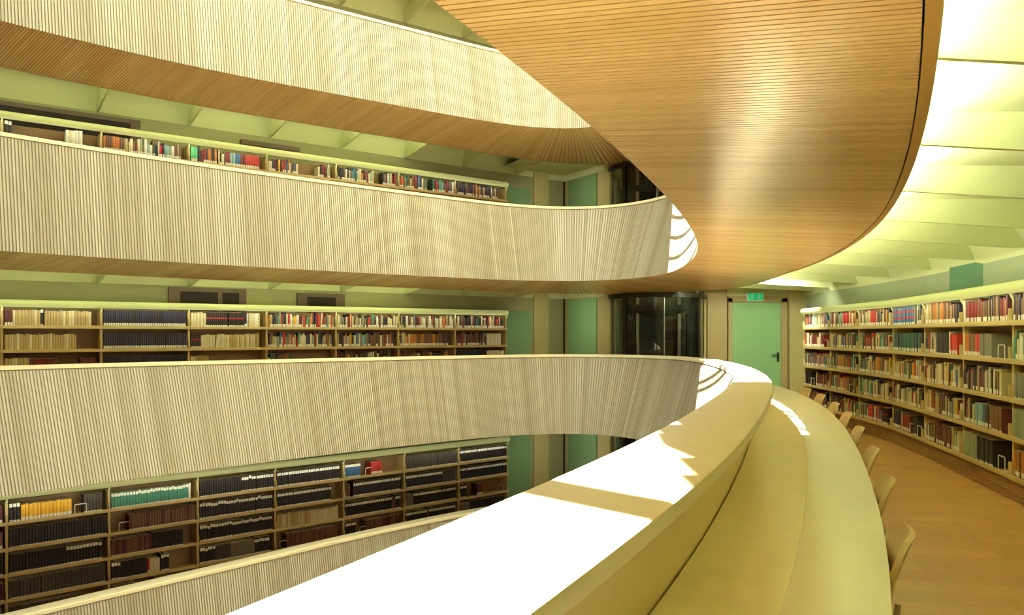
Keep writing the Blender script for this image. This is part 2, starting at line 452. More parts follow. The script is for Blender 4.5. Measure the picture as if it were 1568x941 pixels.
for k in (-1, 0, 1, 2):
    rnd = random.Random(40+k)
    B_, T_, S_ = rB(k), rT(k), rS(k); z0 = k*LV
    t = thing('gallery_parapet', PAR[k], 'parapet', (0, 0, 0), group='oval gallery parapets')
    bm = slat_strip(k, B_, T_ , z0+Z_BOT, z0+Z_TOP-.055, (.007, 0), rnd, .62)
    me = bm.mesh('slatted_face', [M['face'], M['groove']]); me.materials[1] = M['facegroove']; link('slatted_face', me, t)
    bm = slat_strip(k, B_, S_, z0+Z_BOT, z0+Z_SOF, (0, .010), rnd, .80)
    me = bm.mesh('soffit', [M['soffit'], M['groove']]); o = link('soffit', me, t)
    o['label'] = 'brown slatted underside'
    def cap(i):
        n_, wv = ON[i], OSW[i]+.02; p = T_[i]; z = z0+Z_TOP
        pr = [(-.012, -.045), (-.012, -.006), (-.006, 0), (wv-.012, 0), (wv-.003, -.004), (wv, -.012), (wv, -.036), (wv-.006, -.046), (wv-.02, -.05), (.0, -.05)]
        return [(*(p+n_*a), z+c_) for a, c_ in pr]
    o = ring_sweep(cap, name='cap_rail', mat=M['cap'], parent=t)
    o['label'] = 'flat maple cap rail'
    def inner(i):
        n_, wv = ON[i], OSW[i]; p = T_[i]; z = z0
        pr = [(wv-.03, 1.10), (wv-.035, 1.06), (wv-.15, .74), (wv-.16, .0), (.03, .0), (.03, 1.10)]
        return [(*(p+n_*a), z+c_) for a, c_ in pr]
    ring_sweep(inner, name='inner_panel', mat=M['panel'], parent=t)
    def trim(i):
        n_ = ON[i]; p = S_[i]; z = z0+Z_SOF
        pr = [(.006, -.002), (.046, -.002), (.05, .004), (.05, .11), (.03, .11), (.006, .02)]
        return [(*(p+n_*a), z+c_) for a, c_ in pr]
    ring_sweep(trim, name='edge_trim', mat=M['trim'], parent=t)
    # deck that closes the wedge above the soffit
    def deck(i):
        n_ = ON[i]
        return [(*(S_[i]+n_*.03), z0+Z_SOF+.10), (*(S_[i]-n_*.12), z0+Z_SOF+.12), (*(S_[i]-n_*.14), z0-.03), (*(S_[i]-n_*.16), z0-.03), (*(S_[i]-n_*.14), z0+Z_SOF+.10)]
    ring_sweep(deck, name='lamp_trough', mat=M['beam'], parent=t)

# ------------------------------------------------------------------ ceiling beams
def inside(pt, ringp):
    x, y = pt; a = ringp; b2 = np.roll(a, -1, 0)
    c_ = ((a[:, 1] > y) != (b2[:, 1] > y)) & (x < (b2[:, 0]-a[:, 0])*(y-a[:, 1])/(b2[:, 1]-a[:, 1]+1e-12)+a[:, 0])
    return bool(c_.sum() % 2)
def beam(pw, d, ringp, z0, drop_wall, th=.03):
    """tapered fin from the wall point pw along d to the soffit edge"""
    t = 0.0
    while t < 8 and not inside(pw+d*t, ringp): t += .03
    n_ = np.array([-d[1], d[0]])*th/2; b = MB()
    L_ = t+.12; wl = z0+EYE+drop_wall; sl = z0+EYE+.985; tp = z0+2.67
    prof = [(-.12, tp), (-.12, wl+.01), (.10, wl)]
    for s_ in np.linspace(0, 1, 6): prof.append((.16+(L_-.16)*s_, wl+.004+(sl-wl)*s_))
    prof.append((L_, tp))
    A = [(*(pw+d*s_-n_), z) for s_, z in prof]; C_ = [(*(pw+d*s_+n_), z) for s_, z in prof]; n = len(prof)
    b.add(A+C_, [tuple(range(n)), tuple(range(2*n-1, n-1, -1))] + [(i, (i+1) % n, n+(i+1) % n, n+i) for i in range(n)])
    struct(b.build('ceiling_beam', M['beam']))
def wall_x(y):
    for a, c in zip(WALL_R[:-1], WALL_R[1:]):
        if c[1] <= y <= a[1]: return a[0]+(c[0]-a[0])*(a[1]-y)/(a[1]-c[1])
    return WALL_R[-1][0]
for y in (1.5, 2.79, 4.05, 5.35, 6.66, 7.93, 9.23, 10.65, 12.1, 13.4, 14.7, 15.8):
    beam(np.array([wall_x(y), y]), np.array([-1., 0.]), rS(1), 0, .87)
for k in (0, 1, 2):
    for j in range(-2, 8):
        p = LEND + WOFF + BX*(.35 + 1.37*(j-6)) ; p = p + BX*.2
        beam(p, -WOFF/.46, rS(min(k+1, 2)), k*LV, .80)

# ------------------------------------------------------------------ lamps hidden in the soffit troughs
def strip(p, dirv, ln, wdt, watts, up):
    ld = bpy.data.lights.new('strip_lamp', 'AREA'); ld.shape = 'RECTANGLE'; ld.size = ln; ld.size_y = wdt
    ld.energy = watts; ld.color = LAMP
    o = bpy.data.objects.new('strip_lamp', ld); COL.objects.link(o)
    z = -Vector(up).normalized(); x = Vector(dirv).normalized(); y = z.cross(x).normalized(); x = y.cross(z)
    o.matrix_world = Matrix.Translation(p) @ Matrix((x, y, z)).transposed().to_4x4()
def trough(k, sel, watts, every):
    Sx = rS(k); z = k*LV+Z_SOF+.16; acc = 0
    idx = [i for i in range(0, NO, every) if sel(Sx[i])]
    for i in idx:
        j = (i+5) % NO; tg = Sx[j]-Sx[i]; p = Sx[i]-ON[i]*.05
        strip((*p, z), (*tg, 0), every*.00886*.95, .05, watts, (ON[i][0]*.35, ON[i][1]*.35, 1))
trough(1, lambda p: p[0] > .2 and -0.5 < p[1] < 15.6, UPLIGHT_W, 148)
for k in (1, 2):
    trough(k, lambda p: p[0] < .6 and p[1] > 7.5, UPLIGHT_FAR_W, 290)

# added disc lamps that brighten the landings and the end wall
def added_landing_lamp(x, y, z, watts, aim=(0, 0, -1)):
    ld = bpy.data.lights.new('added_landing_lamp', 'AREA'); ld.shape = 'DISK'; ld.size = .16; ld.energy = watts; ld.color = LAMP; ld.spread = R(150)
    o = bpy.data.objects.new('added_landing_lamp', ld); COL.objects.link(o)
    o.location = (x, y, z); o.rotation_euler = Vector(aim).to_track_quat('-Z', 'Y').to_euler()
for k in (-1, 0, 1):
    added_landing_lamp(1.0, 16.3, k*LV+2.42, 9, (.1, .5, -1))
added_landing_lamp(5.0, 14.1, 2.52, 32, (0, .75, -1))
# ------------------------------------------------------------------ bookcases
BAY = 1.28; LIPS = (1.625, 1.273, .92, .57, .217)
def bay_meshes():
    out = []
    b = MB(); b.rbox(0.0, .018, .03, .30, .0, 1.90, .003); out.append(('side_panel', b, 'case', 0.0))
    b = MB(); b.rbox(BAY-.018, BAY, .03, .30, .0, 1.90, .003); out.append(('side_panel', b, 'case', 0.0))
    b = MB(); b.box(.018, BAY-.018, .285, .298, .05, 1.90); out.append(('back_panel', b, 'caseback', 0))
    for z in LIPS:
        b = MB(); b.box(.018, BAY-.018, .012, .286, z-.028, z-.006); b.rbox(0, BAY, -.006, .012, z-.026, z+.02, .004)
        out.append(('shelf', b, 'case', z))
        b = MB(); b.rbox(-.012, .012, -.008, .02, z+.02, z+.13, .004); out.append(('shelf_divider', b, 'case', z))
    b = MB(); b.box(0, BAY, .035, .05, .0, .19)
    for i in range(9):
        z = .006+.0205*i; b.rbox(0, BAY, .022, .036, z, z+.0145, .003)
    out.append(('plinth', b, 'plinth', 0))
    return [(n_, b_.mesh(n_, M[m_]), z) for n_, b_, m_, z in out]
BAYM = bay_meshes()
ORD = ['', 'first', 'second', 'third', 'fourth', 'fifth', 'sixth', 'seventh', 'eighth', 'ninth']
def make_bay(p, ex, z0, label, group):
    t = thing('bookcase', label, 'bookcase', (*p, z0), math.atan2(ex[1], ex[0]), group)
    for n_, me, z in BAYM: link(n_, me, t)
    return t

# palette: colour word -> linear colour
PAL = {'cream': (.62, .55, .34), 'tan': (.45, .33, .15), 'white': (.72, .70, .58), 'brown': (.16, .075, .04), 'dark red': (.22, .02, .02),
       'red': (.45, .03, .025), 'black': (.018, .013, .018), 'navy': (.025, .02, .055), 'blue': (.05, .14, .30), 'teal green': (.06, .24, .17),
       'dark green': (.03, .09, .06), 'grey': (.16, .15, .12), 'dark grey': (.06, .05, .045), 'yellow': (.72, .40, .03), 'orange': (.50, .17, .03),
       'grey-green': (.27, .30, .20), 'pale blue': (.22, .36, .40), 'maroon': (.10, .02, .03), 'light green': (.10, .50, .22)}
PK = list(PAL)
for c_, v in PAL.items(): M['bk_'+c_] = plain('book_'+c_.replace(' ', '_').replace('-', '_'), v, .45, .12, 30)
M['pages'] = plain('book_pages', (.62, .54, .36), .8)
M['lab'] = plain('book_label', (.80, .79, .68), .6)
BOOKMATS = [M['bk_'+c_] for c_ in PK] + [M['pages'], M['lab'], M['bk_black'], M['bk_red']]
I_PG, I_LB = len(PK), len(PK)+1
MIX = ['cream']*8 + ['tan']*3 + ['white']*3 + ['brown']*5 + ['dark red']*2 + ['red']*2 + ['black']*4 + ['navy']*2 + ['blue'] + ['teal green', 'dark green', 'grey', 'grey', 'yellow', 'orange', 'grey-green', 'pale blue', 'maroon']
MIXD = ['brown']*6 + ['black']*4 + ['maroon']*3 + ['navy']*2 + ['dark red']*2 + ['tan', 'cream', 'orange', 'dark grey']
# run styles: colours, thickness, height, label ('n' none, 'b' bottom, 'tb' top and bottom, 'd' bottom dots)
ST = {'mix': (MIX, (.018, .048), (.19, .285), 'b'), 'mixd': (MIXD, (.022, .05), (.22, .29), 'b'), 'navy': (['navy', 'navy', 'black'], (.03, .034), (.262, .268), 'b'),
      'tan': (['tan', 'cream', 'tan'], (.03, .045), (.235, .262), 'n'), 'black': (['black'], (.034, .042), (.268, .275), 'd'), 'bw': (['black'], (.038, .046), (.272, .285), 'tb'),
      'yel': (['yellow'], (.04, .055), (.235, .25), 'b'), 'brown': (['brown', 'brown', 'maroon'], (.03, .042), (.245, .26), 'd'), 'grey': (['dark grey'], (.036, .046), (.262, .27), 'd'),
      'greyl': (['grey'], (.03, .04), (.25, .26), 'd'), 'red': (['red'], (.03, .045), (.245, .255), 'b'), 'dred': (['dark red', 'maroon'], (.03, .04), (.235, .25), 'b'),
      'cream': (['cream'], (.035, .06), (.23, .26), 'n'), 'white': (['white', 'cream'], (.035, .06), (.25, .27), 'n'), 'blue': (['blue'], (.034, .044), (.25, .26), 'rb'),
      'dgreen': (['dark green', 'navy'], (.03, .04), (.262, .27), 'b'), 'gg': (['grey-green'], (.036, .042), (.272, .28), 'n'), 'tealw': (['teal green'], (.036, .044), (.24, .25), 'tb'),
      'bluew': (['blue'], (.036, .042), (.23, .24), 'tb'), 'org': (['orange', 'brown', 'orange', 'tan'], (.026, .05), (.24, .275), 'b'), 'lgreen': (['light green'], (.05, .06), (.26, .27), 'b'),
      'pblue': (['blue', 'pale blue'], (.04, .05), (.24, .25), 'b'), 'rb': (['brown', 'orange'], (.03, .036), (.25, .255), 'b'), 'bred': (['black'], (.03, .034), (.25, .255), 'r')}
X_ = 'gap'
def mixs(a=None): return [('mix', 1.0)]
FULL = [('mix', .97)]
# far gallery shelves, leftmost bay first (bay 0 is cut by the left edge)
LOWER = [
 [[('dred', 1)], [('org', 1)], [('black', 1)], [('brown', 1)], [('greyl', 1)]],
 [[('bw', .13), ('yel', .20), ('brown', .02), ('yel', .32), (X_, .06), ('E', .07), ('grey', .2)], [('black', 1)], [('black', .58), ('bw', .38)], [('grey', 1)], [('grey', .76)]],
 [[('tealw', .93), ('white', .05)], [(X_, .1), ('E', .1), ('brown', .8)], [('brown', .48), ('black', .4)], [('bw', .1), ('black', .33), ('red', .04), ('cream', .15), ('bw', .13)], [('bw', .3), (X_, .15), ('E', .08), ('black', .45)]],
 [[('black', .56), ('bw', .44)], [('bw', 1)], [('bw', 1)], [('bw', .2), ('grey', .2), ('greyl', .35), ('bw', .2)], [('bluew', .2), ('greyl', .18), (X_, .25), ('tan', .35)]],
 [[('bw', .28), ('bw', .7)], [('bw', .84)], [('tan', .5), ('cream', .45)], [(X_, .06), ('E', .08), ('brown', .82)], [('black', 1)]],
 [[('bluew', .25), (X_, .12), ('E', .06), ('red', .22)], [('brown', .1), (X_, .05), ('bw', .84)], [('bw', .82), ('maroon' if 0 else 'brown', .06), ('bw', .1)], [('bw', .2), (X_, .08), ('E', .08), ('brown', .6)], [('black', 1)]],
 [[('grey', 1)], [('bw', .7), ('grey', .3)], [('greyl', .15), ('bw', .85)], [('bw', .4), ('brown', .04), ('bw', .52)], [('brown', 1)]],
 [[('bw', 1)], [('bw', 1)], [('bw', .15), (X_, .22), ('dred', .12), (X_, .35), ('E', .08)], [('greyl', .2), ('black', .78)], [('brown', .9)]]]
SAME = [
 [[('tan', 1)], [('tan', 1)], [('tan', 1)]],
 [[('dred', .1), ('tan', .30), ('bw', .06), ('tan', .50)], [('tan', .78)], [('tan', .25), ('dred', .3), (X_, .2), ('E', .03), ('dred', .2)]],
 [[('navy', 1)], [('navy', 1)], [('navy', 1)]],
 [[('cream', .2), ('bred', .28), ('cream', .03), ('bred', .22), ('mix', .08), ('white', .17)], [('bred', .14), ('cream', .4), ('tan', .42)], [('tan', .25)]],
 [[('mix', 1)], [('mix', .97)], [('mix', .35)]],
 [[('mix', 1)], [('mix', .5), ('mixd', .45)], [('mixd', .5), ('mix', .4)]],
 [[('mix', 1)], [('mix', .2), ('rb', .5), ('mixd', .25)], [('mixd', .9)]],
 [[('mixd', .4), ('mix', .58)], [('mixd', .5), ('mix', .14), ('white', .3)], [('black', .6), ('white', .38)]]]
UPPER = [
 [[('pblue', 1)]], [[('bw', .1), (X_, .55), ('white', .2)]], [[('rb', .25), ('tan', .06), ('mix', .64)]],
 [[('lgreen', .1), ('mixd', .25), ('mix', .12), ('dred', .08), ('pblue', .14), ('dred', .08), ('red', .2)]],
 [[('mix', .45), (X_, .3), ('mix', .2)]], [[('mix', .6), (X_, .15), ('mix', .25)]], [[('mix', .5), (X_, .1), ('mix', .4)]], [[('mixd', .85)]]]
# near right-hand wall, farthest bay first
RIGHT = [
 [[('mix', .55), ('cream', .1), ('mix', .3)], [('mix', .3), ('dred', .2), ('mix', .2), ('dred', .15), ('E', .1)], FULL, [('black', .25), ('E', .14), (X_, .1), ('mixd', .45)], [('maroon' if 0 else 'brown', .4), ('mixd', .55)]],
 [[('mix', .5), ('red', .2), ('mix', .28)], FULL, [('mix', .3), ('org', .25), ('mix', .4)], [('mix', .6), ('brown', .14), ('E', .12), ('mix', .1)], [('mixd', .35), ('mix', .6)]],
 [[('mix', .35), ('red', .2), ('mix', .4)], FULL, [('mix', .5), ('org', .2), ('mix', .25)], [('mix', .95)], [('mix', .3), ('red', .15), ('mix', .3), ('bred', .2)]],
 [[('blue', .72), ('mix', .26)], [('dgreen', .97)], FULL, [('mix', .97)], [('navy', .3), ('white', .05), ('dred', .25), ('E', .12), ('black', .15), ('E', .10)]],
 [[('mix', .12), ('org', .60), ('mixd', .26)], [('mix', .32), ('black', .36), ('mix', .06), ('red', .16)], [('mix', .35), ('white', .15), ('mix', .48)], [('mix', .4), ('mixd', .28), ('mix', .3)], [('mix', .2), ('mixd', .6), ('mix', .15)]],
 [[('white', .04), ('dred', .3), ('mixd', .64)], [('white', .05), ('rb', .25), ('red', .1), ('greyl', .25), (X_, .12), ('E', .14)], [('mix', .3), ('mixd', .2), ('mix', .36)], [('mix', .26), ('pblue', .25), ('mixd', .14), ('brown', .2)], [('gg', .32), ('black', .34), (X_, .08), ('E', .16)]],
 [[('mixd', .95)], [('mix', .97)], [('greyl', .3), ('mix', .65)], [('gg', .3), ('mix', .6)], [('rb', .4), ('mixd', .55)]],
 [FULL, FULL, FULL, FULL, FULL], [FULL, FULL, FULL, FULL, FULL]]

BOOKS = []      # dicts of every book
ENDS = []       # wire bookends
def fill(spec, p, ex, z0, where, rnd):
    for si, runs in enumerate(spec):
        x = .03; n_ = 0
        for style, fr in runs:
            wid = fr*(BAY-.06)
            if style == X_: x += wid; continue
            if style == 'E': ENDS.append((p, ex, z0, x+wid/2, LIPS[si]-.006, where, si)); x += wid; continue
            cols, th, hh, lb = ST[style]; e = x+wid; base_h = rnd.uniform(*hh)
            while True:
                t = rnd.uniform(*th)
                if x+t > min(e, BAY-.03)+.006: break
                n_ += 1
                h_ = rnd.uniform(*hh)
                BOOKS.append(dict(p=p, ex=ex, z=z0+LIPS[si]-.006, x=x, t=t-.0015, h=h_, d=rnd.uniform(.15, .2) if style.startswith('mix') else .2,
                                  c=rnd.choice(cols), lb=(lb if rnd.random() < (.72 if style.startswith('mix') else 1) else 'n'), where=where, shelf=si, n=n_,
                                  y=rnd.uniform(.016, .03), tilt=(rnd.uniform(.05, .13) if style in ('mix', 'cream') and rnd.random() < .05 else 0)))
                x += t
            x = max(x, e-.02) if fr < .3 else x

SIDE = ('left', )
def runs_left(z0, spec, level_word, k):
    LEND, BX = (LENDD, BXD) if k == 0 else (globals()['LEND'], globals()['BX'])
    for i, sp in enumerate(spec):
        p = LEND - BX*BAY*(8-i)
        if i == 0: nm = f'{level_word}, cut by the left edge'
        elif i == 7: nm = f'{level_word}, bay at its right-hand end'
        else: nm = f'{level_word}, {ORD[i+1]} bay from left'
        make_bay(p, BX, z0, 'pale wood law bookcase on the '+nm, 'bookcases along the far wall')
        short = {'far': 'far-wall'}
        fill(sp, p, BX, z0, (k, i), random.Random(100*k+i+11))
runs_left(-LV, LOWER, 'lower gallery opposite', 0)
runs_left(0, SAME, 'middle gallery opposite', 1)
runs_left(LV, UPPER, 'upper gallery opposite', 2)
RB = ['at the far end next to the green door', 'second from the green door', 'third from the green door', 'fourth from the green door, with the red and blue set on top',
      'fifth from the green door', 'sixth from the green door, last one whole in view', 'cut by the right edge of the picture', 'second-last of its row, nearest the camera but one', 'last of its row, nearest the camera']
for i, sp in enumerate(RIGHT):
    p, q = RPOST[i], RPOST[i+1]; ex = (q-p)/np.linalg.norm(q-p)
    make_bay(p, ex, 0, 'right-hand wall bookcase, ' + RB[i], 'bookcases along the right-hand wall')
    fill(sp, p, ex, 0, (3, i), random.Random(900+i))

# lamp rails over the bookcases
def lamp_rail(pts, exs, z, label):
    t = thing('lamp_rail', label, 'lamp rail', (*pts[0], z), group='lamp rails above the bookcases')
    o = np.array(pts[0]); b = MB(); path = []
    for p, e in zip(pts, exs):
        ey = np.array([-e[1], e[0]]); path.append((*(p-o-ey*.0), .0))
    fine = []
    for a, c in zip(path[:-1], path[1:]):
        for s_ in np.linspace(0, 1, 5)[:-1]: fine.append(tuple(np.array(a)*(1-s_)+np.array(c)*s_))
    fine.append(path[-1])
    b.tube(fine, .054, 14); b.build('tube', M['rail'], t, True)
    for p, e in zip(pts, exs):
        ey = np.array([-e[1], e[0]]); b = MB(); a = p-o
        b.tube([(*(a+ey*.0), -.04), (*(a+ey*.03), -.10), (*(a+ey*.15), -.13)], .012, 8)
        b.build('bracket', M['rail'], t)
RZ = 1.965
for k, wd in ((-1, 'lower'), (0, 'middle'), (1, 'upper')):
    pts = [(LENDD - BXD*BAY*(8-i)) if k < 0 else (LEND - BX*BAY*(8-i)) for i in range(9)]
    lamp_rail(pts, [BXD if k < 0 else BX]*9, k*LV+RZ+(.05 if k < 0 else 0), f'pale green lamp rail above the bookcases of the {wd} gallery opposite')
exs = []
for i in range(10):
    a, c = RPOST[max(0, i-1)], RPOST[min(9, i+1)]; exs.append((c-a)/np.linalg.norm(c-a))
lamp_rail(RPOST[:10], exs, RZ-.02, 'cream lamp rail above the bookcases on the right-hand wall')
CASE_W = 0.9      # lamps carried by the rails, shining down on the books
for k in (-1, 0, 1):
    E0, e = (LENDD, BXD) if k < 0 else (LEND, BX); ey = np.array([-e[1], e[0]])
    for i in range(0, 8, 2):
        strip((*(E0-e*BAY*(7-i)-ey*.10), k*LV+RZ-.06), (*e, 0), BAY*1.9, .02, CASE_W*2, (ey[0]*.5, ey[1]*.5, -1.0))
for i in range(8):
    p = (RPOST[i]+RPOST[i+1])/2; e = RPOST[i+1]-RPOST[i]; e = e/np.linalg.norm(e); ey = np.array([-e[1], e[0]])
    strip((*(p-ey*.10), RZ-.08), (*e, 0), BAY*.95, .02, CASE_W, (ey[0]*.5, ey[1]*.5, -1.0))
# ------------------------------------------------------------------ books
def book_geo(b, t, d, h, ci, pages=True, lb='n', off=None, xf=None):
    """rounded-spine book standing on z=0, spine at y=0"""
    def V(pts): return [xf(q) for q in pts] if xf else pts
    prof = [(0, d), (0, .006), (t*.22, .0015), (t*.5, 0), (t*.78, .0015), (t, .006), (t, d)]
    n = len(prof)
    vs_ = [(x, y, 0) for x, y in prof] + [(x, y, h) for x, y in prof]
    fs = [(i, i+1, n+i+1, n+i) for i in range(n-1)] + [(n-1, 0, n, 2*n-1), tuple(range(n-1, -1, -1))]
    b.add(V(vs_), fs, ci)
    b.add(V([(x, y, h) for x, y in prof]), [tuple(range(n))], I_PG if pages else ci)
def label_geo(b, t, h, z0, z1, mi, xf=None):
    def V(pts): return [xf(q) for q in pts] if xf else pts
    pr = [(t*.06, .0035), (t*.22, .0003), (t*.5, -.0014), (t*.78, .0003), (t*.94, .0035)]
    b.add(V([(x, y, z0) for x, y in pr]+[(x, y, z1) for x, y in pr]), [(i, i+1, 6+i, 5+i) for i in range(4)], mi)
LBL = {'b': [(.028, .072, 'l')], 'd': [(.018, .036, 'l')], 'tb': [(.018, .042, 'l'), (.205, .25, 'l')], 'r': [(.02, .05, 'l'), (.15, .175, 'r')], 'rb': [(.02, .055, 'l'), (.10, .13, 'r'), (.18, .215, 'r')], 'n': []}
def frame_of(bk):
    ex = bk['ex']; ey = np.array([-ex[1], ex[0]]); o = bk['p'] + ex*bk['x'] + ey*bk['y']
    return o, ex, ey
for bk in BOOKS:
    o, ex, ey = frame_of(bk); z = bk['z']; c0 = o; c1 = o + ex*bk['t']
    if c0[1] < .5 or c1[1] < .5: bk['area'] = 0; continue
    px = [784+1200*c_[0]/c_[1] for c_ in (c0, c1)]; pz = [511-1200*(z+q-EYE)/c0[1] for q in (0, bk['h'])]
    x0, x1 = max(0, min(px)), min(1568, max(px)); y1, y0 = min(pz[0], 941), max(pz[1], 0)
    if bk['where'][0] == 0:
        lim = 941 - (x0+x1)/2*.246+12; y1 = min(y1, max(lim, 700) if x0 > 450 else lim)
        if x0 > 560: y1 = min(y1, 876-(x0-500)*.385)
        if bk['where'] and bk['shelf'] == 0: y0 = max(y0, 660)
    if bk['where'][0] == 1: y1 = min(y1, 552)
    if bk['where'][0] == 2: y1 = min(y1, 205+.14*(x0))
    bk['area'] = max(0, x1-x0)*max(0, y1-y0)
order = sorted(range(len(BOOKS)), key=lambda i: -BOOKS[i]['area'])
SINGLE = set(order[:296])
NUM = ['', 'first', 'second', 'third', 'fourth', 'fifth', 'sixth', 'seventh', 'eighth', 'ninth', 'tenth', 'eleventh', 'twelfth', 'thirteenth', 'fourteenth', 'fifteenth', 'sixteenth', 'seventeenth', 'eighteenth', 'nineteenth', 'twentieth']
def ordw(n):
    if n <= 20: return NUM[n]
    tens = {2: 'twenty', 3: 'thirty', 4: 'forty'}
    tt = {2: 'twentieth', 3: 'thirtieth', 4: 'fortieth'}
    return tt[n//10] if n % 10 == 0 else tens[n//10]+'-'+NUM[n % 10]
SHW = ['top', 'second', 'third', 'fourth', 'bottom']
def bay_phrase(wk):
    k, i = wk
    if k == 3: return f'right-hand wall bay {["nearest", "second from", "third from", "fourth from", "fifth from", "sixth from", "seventh from", "eighth from", "ninth from"][i]} green door' if i else 'right-hand wall bay beside green door'
    lv = ['lower gallery', 'middle gallery', 'upper gallery'][k]
    return f'{lv} opposite, {ORD[i+1]} bay'
book_cache = {}
def book_parts(c, lb):
    if (c, lb) in book_cache: return book_cache[(c, lb)]
    cover = MB()
    t, d, h = .034, .19, .26
    prof = [(0, d), (0, .006), (t*.22, .0015), (t*.5, 0), (t*.78, .0015), (t, .006), (t, d)]; inn = [(.003, d), (.003, .012), (t*.5, .010), (t-.003, .012), (t-.003, d)]
    n = len(prof)
    cover.add([(x, y, 0) for x, y in prof]+[(x, y, h) for x, y in prof], [(i, i+1, n+i+1, n+i) for i in range(n-1)] + [(n-1, 0, n, 2*n-1), tuple(range(n-1, -1, -1)), tuple(range(n, 2*n))])
    res = [('cover', cover.mesh('book_cover', M['bk_'+c]))]
    pg = MB(); pg.box(.003, t-.003, .012, d+.0015, .002, h+.0012); res.append(('page_block', pg.mesh('page_block', M['pages'])))
    for z0, z1, m_ in LBL[lb]:
        l = MB(); label_geo(l, t, h, z0, z1, 0); res.append(('spine_label' if m_ == 'l' else 'spine_band', l.mesh('spine_label', M['lab'] if m_ == 'l' else M['bk_red'])))
    book_cache[(c, lb)] = res
    return res
stuff = MB()
for i, bk in enumerate(BOOKS):
    o, ex, ey = frame_of(bk)
    if i in SINGLE:
        res = book_parts(bk['c'], bk['lb'])
        root = link('book', res[0][1])
        root.location = (*o, bk['z']); root.rotation_euler = (0, bk['tilt'], math.atan2(ex[1], ex[0]))
        root.scale = (bk['t']/.034, bk['d']/.19, bk['h']/.26)
        for n_, me in res[1:]: link(n_, me, root)
        size = 'tall' if bk['h'] > .255 else ('short' if bk['h'] < .215 else 'medium')
        thick = 'thick' if bk['t'] > .038 else ('thin' if bk['t'] < .025 else '')
        lab = f"{thick or size} {bk['c']} book, {ordw(bk['n'])} from left, {SHW[bk['shelf']]} shelf, {bay_phrase(bk['where'])}"
        tag(root, lab, 'book', 'books on the bookcase shelves')
    else:
        ca, sa = math.cos(bk['tilt']), math.sin(bk['tilt'])
        def xf(q, o=o, ex=ex, ey=ey, z=bk['z'], ca=ca, sa=sa):
            x, y, zz = q; x, zz = x*ca+zz*sa, zz*ca-x*sa
            g = o+ex*x+ey*y; return (g[0], g[1], z+zz)
        book_geo(stuff, bk['t'], bk['d'], bk['h'], PK.index(bk['c']), True, xf=xf)
        for z0, z1, m_ in LBL[bk['lb']]: label_geo(stuff, bk['t'], bk['h'], z0, z1, I_LB if m_ == 'l' else len(PK)+3, xf)
me = stuff.mesh('books', BOOKMATS)
tag(link('books', me), 'all the smaller-looking books filling the remaining shelves of every bookcase', 'books', kind='stuff')
# wire bookends
bb = MB()
loop = []
for cx_, cz_, a0 in ((.062, .135, 0), (-.062, .135, 90), (-.062, .018, 180), (.062, .018, 270)):
    for a in (0, 30, 60, 90): loop.append((cx_+.014*math.cos(R(a0+a)), 0, cz_+.014*math.sin(R(a0+a))))
bb.tube(loop, .0052, 6, True)
ME_END = bb.mesh('bookend', M['wire'])
fb = MB(); fb.rbox(-.05, .05, .0, .11, .0, .002, .0008); ME_FOOT = fb.mesh('foot_plate', M['wire'])
for p, ex, z0, x, z, wk, si in ENDS:
    ey = np.array([-ex[1], ex[0]]); o = p+ex*x+ey*.03
    e = link('bookend', ME_END); e.location = (*o, z0+z); e.rotation_euler = (0, 0, math.atan2(ex[1], ex[0]))
    link('foot_plate', ME_FOOT, e)
    side = len([q for q in ENDS if q[5] == wk and q[6] == si and q[3] < x])
    tag(e, f"white wire bookend{' farther right' if side else ''}, {SHW[si]} shelf, {bay_phrase(wk)}", 'bookend', 'white wire bookends')

# ------------------------------------------------------------------ reading desk
def near(i): return OB[i][0] > -1.6 and -1.0 < OB[i][1] < 13.0 and ON[i][0] > .3
DI = [i for i in range(0, NO, 6) if near(i)]
DI = sorted(DI, key=lambda i: OB[i][1])
def wd(y): return float(np.interp(y, [0, 2, 3.2, 6, 7.4, 9, 10.6, 12], [.77, .78, .80, .84, .90, 1.0, 1.12, 1.2]))
desk = thing('reading_desk', 'long curved pale reading desk built along the sunlit parapet', 'desk', (0, 0, 0))
T0 = rT(0)
def desk_rows(f0, f1, z0, z1, r=.0015):
    rows = []
    for i in DI:
        a, c, n_, p = f0(i), f1(i), ON[i], T0[i]
        pr = [(a, z0), (a, z1-r), (a+r, z1), (c-r, z1), (c-r*.3, z1-r*.3), (c, z1-r), (c, z0+r), (c-r, z0)]
        rows.append([(*(p+n_*q), z) for q, z in pr])
    return rows
b = MB(); b.sweep(desk_rows(lambda i: OSW[i]-.14, lambda i: .506, .714, .7485)); b.build('shaded_rear_strip', M['deskshade'], desk, True)['label'] = 'rear strip in a darker yellow standing for shade'
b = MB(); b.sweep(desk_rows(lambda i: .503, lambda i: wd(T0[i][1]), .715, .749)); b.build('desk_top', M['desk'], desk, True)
b = MB(); b.sweep(desk_rows(lambda i: .50, lambda i: .53, 0, .715)); b.build('support_panel', M['panel'], desk, True)

